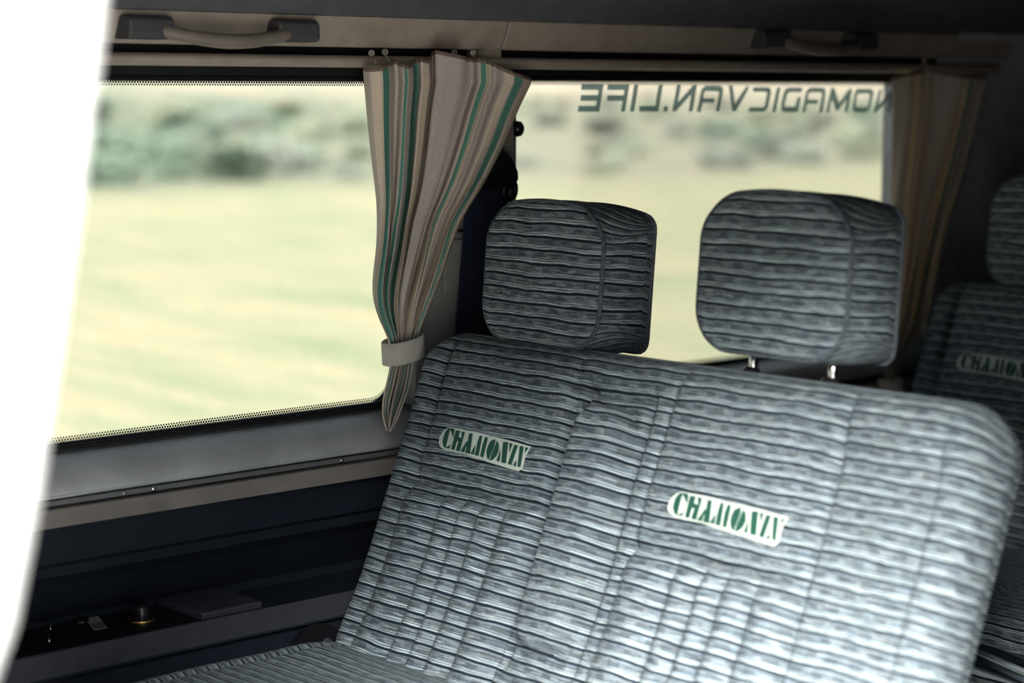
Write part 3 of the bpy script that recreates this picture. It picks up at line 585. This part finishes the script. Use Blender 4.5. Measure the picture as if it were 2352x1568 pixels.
# ---------------------------------------------------------------- curtains
def interp(tab, z):
    if z >= tab[0][0]: return tab[0][1]
    for (z0, x0), (z1, x1) in zip(tab, tab[1:]):
        if z >= z1: k_ = (z0-z)/(z0-z1); return x0 + (x1-x0)*k_
    return tab[-1][1]
def smooth_tab(tab):
    n = 40; z0, z1 = tab[0][0], tab[-1][0]; s_ = [(z0 + (z1-z0)*i/n, interp(tab, z0 + (z1-z0)*i/n)) for i in range(n+1)]
    for _ in range(2): s_ = [s_[0]] + [(s_[i][0], (s_[i-1][1]+2*s_[i][1]+s_[i+1][1])/4) for i in range(1, n)] + [s_[-1]]
    return s_
def curtain(knots, TL, TR, zt, zb, ztie, yc, label, hooks, tie, lean):
    t = empty('curtain', ((TL[0][1]+TR[0][1])/2, yc, zt), label, 'curtain', 'striped van curtains')
    TL, TR = smooth_tab(TL), smooth_tab(TR)
    x0, x1 = knots[0][0], knots[-1][0]; nk = len(knots); SUB = 4; cols = []
    for i in range(nk-1):
        a, b = knots[i], knots[i+1]
        for j in range(SUB if i < nk-2 else SUB+1):
            q = j/SUB; e = .5-.5*math.cos(math.pi*q)
            cols.append(((a[0]+(b[0]-a[0])*q - x0)/(x1-x0), a[1]+(b[1]-a[1])*q, (a[2]+(b[2]-a[2])*e)*.016, (i+q)/(nk-1), a[3]))
    NR = 90; v = []; f = []; fm = []; nc = len(cols)
    for r in range(NR+1):
        q = r/NR
        for (g, zo, d, un, c) in cols:
            z = (zt+zo)*(1-q) + zb*q; L = interp(TL, z); R_ = interp(TR, z)
            k_ = sstep((zt - z)/(zt - ztie)); gg = g*(1-k_*.75) + un*k_*.75
            near_tie = sstep(1 - abs(z-ztie)/.14); pinch = 1 - .72*near_tie
            # folds relax into soft waves between the heading and the tie
            wave = .004*math.sin(un*31 + z*9)*k_ + .003*math.sin(z*23 + un*11)*(1-abs(2*q-1))
            wave += .0085*math.sin(2*math.pi*un*9.5 + .8*math.sin(z*14))*k_
            wave = (wave + .004*math.sin(un*44)*k_)*(1 - .45*near_tie); dep = d*pinch + wave
            v.append((L + (R_-L)*gg + (.0015*math.sin(un*25 + z*16)*k_ + .0028*math.sin(2*math.pi*un*9.5 + 1.2)*k_**1.6)*(1 if 0 < un < 1 else 0) - dep*lean, yc - dep, z))
    for r in range(NR):
        for i in range(nc-1):
            f.append((r*nc+i, r*nc+i+1, (r+1)*nc+i+1, (r+1)*nc+i)); fm.append(3 if r == 0 else 'TCG'.index(cols[i][4]))
    o = obj('cloth_panel', v, f, None, None, True, mats=[M['taupe'], M['cream'], M['green'], M['hem']], fm=fm); at(o, t)
    sd = o.modifiers.new('thickness', 'SOLIDIFY'); sd.thickness = .0012; sd.offset = 0
    for hx, hz in hooks:
        h = lathe('hook', [(-.003, .0022), (-.003, .0050), (.003, .0050), (.003, .0022), (-.003, .0022)], (hx, 2.528, hz), (0, -1, 0), M['hook'], t, n=16)
        tube('hook_stem', [(hx, 2.526, hz-.005), (hx, 2.522, hz-.010), (hx, 2.515, hz-.016)], .0022, M['hook'], None, n=8, up=(1, 0, 0)).parent = h
    if tie:
        cx, rx, ry, z0, z1, tilt = tie; bv = []; bf = []; n = 40
        for ring, (zz, off) in enumerate(((z0, 0), (z0+.001, .0012), (z1-.001, .0012), (z1, 0), (z1, -.002), (z0, -.002))):
            for i in range(n):
                a = 2*math.pi*i/n; X = cx + (rx+off)*math.copysign(abs(math.cos(a))**.8, math.cos(a)) - (zz-z0)*tilt*.3; Y = yc - .004 + (ry+off)*math.sin(a)
                bv.append((X, Y, zz + (X-cx)*tilt))
        for r in range(6):
            for i in range(n): k_ = (i+1) % n; q = (r+1) % 6; bf.append((r*n+i, r*n+k_, q*n+k_, q*n+i))
        at(obj('tieback', bv, bf, M['tan']), t)
    return t
def kn(lst, ref, sc, top): return [(x, -(y-ref)/sc, d, c) for x, y, d, c in lst]
# knot: position along the heading, drop of the heading, depth (cm), stripe colour up to the next knot
K1 = kn([(520, 600, -1.0, 'T'), (590, 612, 1.5, 'C'), (690, 600, 2.0, 'G'), (742, 565, 1.5, 'T'), (800, 530, .0, 'T'), (880, 575, 1.5, 'G'), (903, 580, 1.8, 'T'), (950, 565, 1.0, 'T'),
    (935, 520, -1.2, 'G'), (1005, 515, .2, 'T'), (1025, 510, .8, 'C'), (1090, 525, .5, 'T'), (1125, 445, -1.0, 'T'), (1160, 432, 1.5, 'T'), (1420, 490, 2.2, 'T'), (1405, 500, -.8, 'T'),
    (1480, 500, -1.0, 'T'), (1550, 505, .5, 'C'), (1560, 508, .6, 'G'), (1612, 520, .8, 'C'), (1650, 530, 1.4, 'T'), (1640, 535, -.2, 'T'), (1690, 545, -.2, 'T'), (1780, 600, 1.0, 'C'),
    (1862, 635, 1.5, 'T'), (1872, 640, 1.6, 'G'), (1945, 660, 1.6, 'T'), (1958, 665, 1.5, 'C'), (2040, 690, .6, 'C')], 600, 3.92*1570, 0)
c1 = curtain(K1, C1L, C1R, 1.818, 1.2475, 1.373, 2.502, 'taupe, cream and green striped curtain gathered between the two windows, tied with a band', [(1.948, 1.840), (1.975, 1.842), (2.118, 1.843), (2.158, 1.843)], (1.985, .036, .026, 1.352, 1.389, .18), .82)
K2 = kn([(330, 290, 0, 'T'), (560, 200, 1.0, 'T'), (585, 200, .8, 'C'), (650, 170, .0, 'T'), (735, 140, -1.5, 'T'), (850, 180, .5, 'T'), (1100, 230, 1.8, 'T'), (1125, 235, 2.0, 'C'), (1140, 238, -.5, 'T'),
    (1165, 240, 0, 'C'), (1240, 242, 1.0, 'G'), (1268, 244, 1.1, 'T'), (1300, 248, 1.2, 'T'), (1345, 252, 1.2, 'C'), (1352, 254, .4, 'T'), (1415, 270, 1.4, 'C'), (1435, 276, 1.2, 'C')], 275, 4.9*1400, 0)
c2 = curtain(K2, C2L, C2R, 1.809, 1.13, 1.19, 2.514, 'shadowed grey striped curtain drawn together at the right end of the lettered window', [(3.37, 1.842)], (3.259, .026, .022, 1.168, 1.200, .1), 1.35)

# ---------------------------------------------------------------- outside
def field_mat():
    k = NT('dry_meadow'); tc = k.n('ShaderNodeTexCoord').outputs['Object']
    sp = k.n('ShaderNodeSeparateXYZ'); k.l(tc, sp.inputs[0])
    st2 = k.comb(k.mt('MULTIPLY', sp.outputs[0], 1.9), k.mt('MULTIPLY', sp.outputs[1], .30)); st3 = k.comb(k.mt('MULTIPLY', sp.outputs[0], 1.3), k.mt('MULTIPLY', sp.outputs[1], .30), 7.0)
    a = k.noise(st2, 1.1, 6.0, .65); b = k.noise(st3, 4.0, 5.0, .65); c3 = k.noise(st3, .8, 6.0, .65); big = k.noise(tc, .05, 2.0)
    grass = k.ramp(a, [(0.34, (.145, .185, .105)), (0.47, (.215, .225, .145)), (0.60, (.285, .25, .165))])
    left = k.mt('SUBTRACT', k.mt('DIVIDE', sp.outputs[0], sp.outputs[1]), .74)      # the scrub thins out towards the rear of the van
    c3 = k.mt('ADD', c3, k.mt('MINIMUM', .10, k.mt('MAXIMUM', -.08, k.mt('MULTIPLY', left, .45))))
    heath = k.ramp(c3, [(0.36, (.065, .090, .070)), (0.5, (.115, .135, .105)), (0.66, (.22, .20, .155))])
    tan = k.ramp(c3, [(0.4, (.19, .205, .155)), (0.55, (.31, .265, .21))])
    y_ = k.mt('ADD', sp.outputs[1], k.mt('MULTIPLY', c3, 8.0))
    z1 = k.ramp(k.mt('DIVIDE', y_, 100.0), [(.31, 0.0), (.36, 1.0)]); z2 = k.ramp(k.mt('DIVIDE', y_, 100.0), [(.66, 0.0), (.72, 1.0)])
    c = k.mix(z2, k.mix(z1, grass, heath), tan)
    c = k.mix(.25, c, k.ramp(b, [(0.3, (.12, .145, .09)), (0.7, (.275, .26, .18))]))
    grav_bounce = k.ramp(k.noise(tc, 6.0, 6.0, .7), [(0.3, (.33, .315, .29)), (0.7, (.50, .485, .455))])      # unseen pale gravel around the van, added to bounce light inside
    c = k.mix(k.ramp(k.mt('DIVIDE', k.mt('ADD', sp.outputs[1], 100.0), 200.0), [(.518, 1.0), (.524, 0.0)]), c, grav_bounce)
    k.l(c, k.b.inputs['Base Color']); k.b.inputs['Roughness'].default_value = 1; k.b.inputs['Specular IOR Level'].default_value = 0.05
    k.bump(k.noise(tc, 8.0, 5.0), .05); return k.m
def gz(x, y):
    if y < 30: h = 0
    elif y < 62: h = 1.2*((y-30)/32)**1.2
    else: h = 1.2 + (y-62)*.14
    return h + noise.noise(Vector((x*.08, y*.08, 0)))*.25*sstep((y-12)/20)
v = []; f = []; xs = [-60 + 5*i for i in range(57)]; ys = [-30, -15, -5, 0, 3, 6, 9, 12, 16, 20, 24, 28, 32, 36, 40, 45, 50, 55, 60, 66, 74, 84, 96, 112, 130, 160]
for y in ys: v += [(x, y, gz(x, y)) for x in xs]
for j in range(len(ys)-1):
    for i in range(len(xs)-1): n = len(xs); f.append((j*n+i, j*n+i+1, (j+1)*n+i+1, (j+1)*n+i))
fld = obj('meadow', v, f, field_mat()); st(fld)
leafm = [plain('shrub_leaves_%s' % n_, c, .9, var=.35, scale=4, spec=.1) for n_, c in (('dark', (.125, .17, .125)), ('grey', (.18, .20, .165)), ('light', (.21, .235, .17)))]
twig = plain('shrub_twigs', (.16, .13, .10), .9)
def shrub_mesh(seed, mat):
    rnd = random.Random(seed); v = []; f = []
    lobes = [(rnd.uniform(-.6, .6), rnd.uniform(-.6, .6), rnd.uniform(.35, .85), rnd.uniform(.35, .6)) for _ in range(8)]
    for _ in range(1500):
        lx, ly, lz, r = rnd.choice(lobes); d = Vector((rnd.gauss(0, 1), rnd.gauss(0, 1), rnd.gauss(0, 1))).normalized()*r*rnd.uniform(.75, 1.0)
        p = Vector((lx, ly, lz)) + d
        if p.z < .03: continue
        a = Vector((rnd.gauss(0, 1), rnd.gauss(0, 1), rnd.gauss(0, 1))).normalized()*.085; b = a.orthogonal().normalized()*.05
        n = len(v); v += [p-a, p+b, p+a, p-b]; f.append((n, n+1, n+2, n+3))
    return v, f
protos = []
for s_ in range(3):
    v, f = shrub_mesh(s_+3, leafm[s_]); t = empty('shrub', (0, 0, 0)); o = obj('foliage', v, f, leafm[s_], t, smooth=False)
    pts = []
    st_ = tube('stem', [(0, 0, -.1), (.03, .02, .3), (.0, .05, .7)], [.06, .04, .02], twig, None); st_.parent = t
    protos.append(t)
rnd = random.Random(5); cnt = [0, 0, 0]; LB = ['dark leafy shrub on the meadow slope seen blurred through the windows', 'grey-green shrub on the meadow slope seen blurred through the windows', 'pale green shrub on the meadow slope seen blurred through the windows']
placed = []
tries = 0
while len(placed) < 170 and tries < 6000:
    tries += 1
    y = 30.5 + 31*rnd.random()**1.2; px = rnd.random()**1.5; x = y*(.40 + 1.02*px)
    kind = 0 if (px < .3 and rnd.random() < .6) else rnd.choice((0, 1, 2, 2, 1)); sc = rnd.uniform(.35, .75)*(1.15 if px < .3 else .85)
    if any(math.hypot(x-a, y-b_) < 1.3*(sc+c_) for a, b_, c_ in placed): sc *= .6
    if any(math.hypot(x-a, y-b_) < 1.3*(sc+c_) for a, b_, c_ in placed): continue
    placed.append((x, y, sc))
    o = protos[kind] if cnt[kind] == 0 else copy_tree(protos[kind]); cnt[kind] += 1
    o.location = (x, y, gz(x, y) - .05); o.scale = (sc*1.2, sc, sc*.8); o.rotation_euler = (0, 0, rnd.uniform(0, 6.28))
    tag(o, LB[kind], 'shrub', ['dark shrubs on the slope', 'grey-green shrubs on the slope', 'pale green shrubs on the slope'][kind])
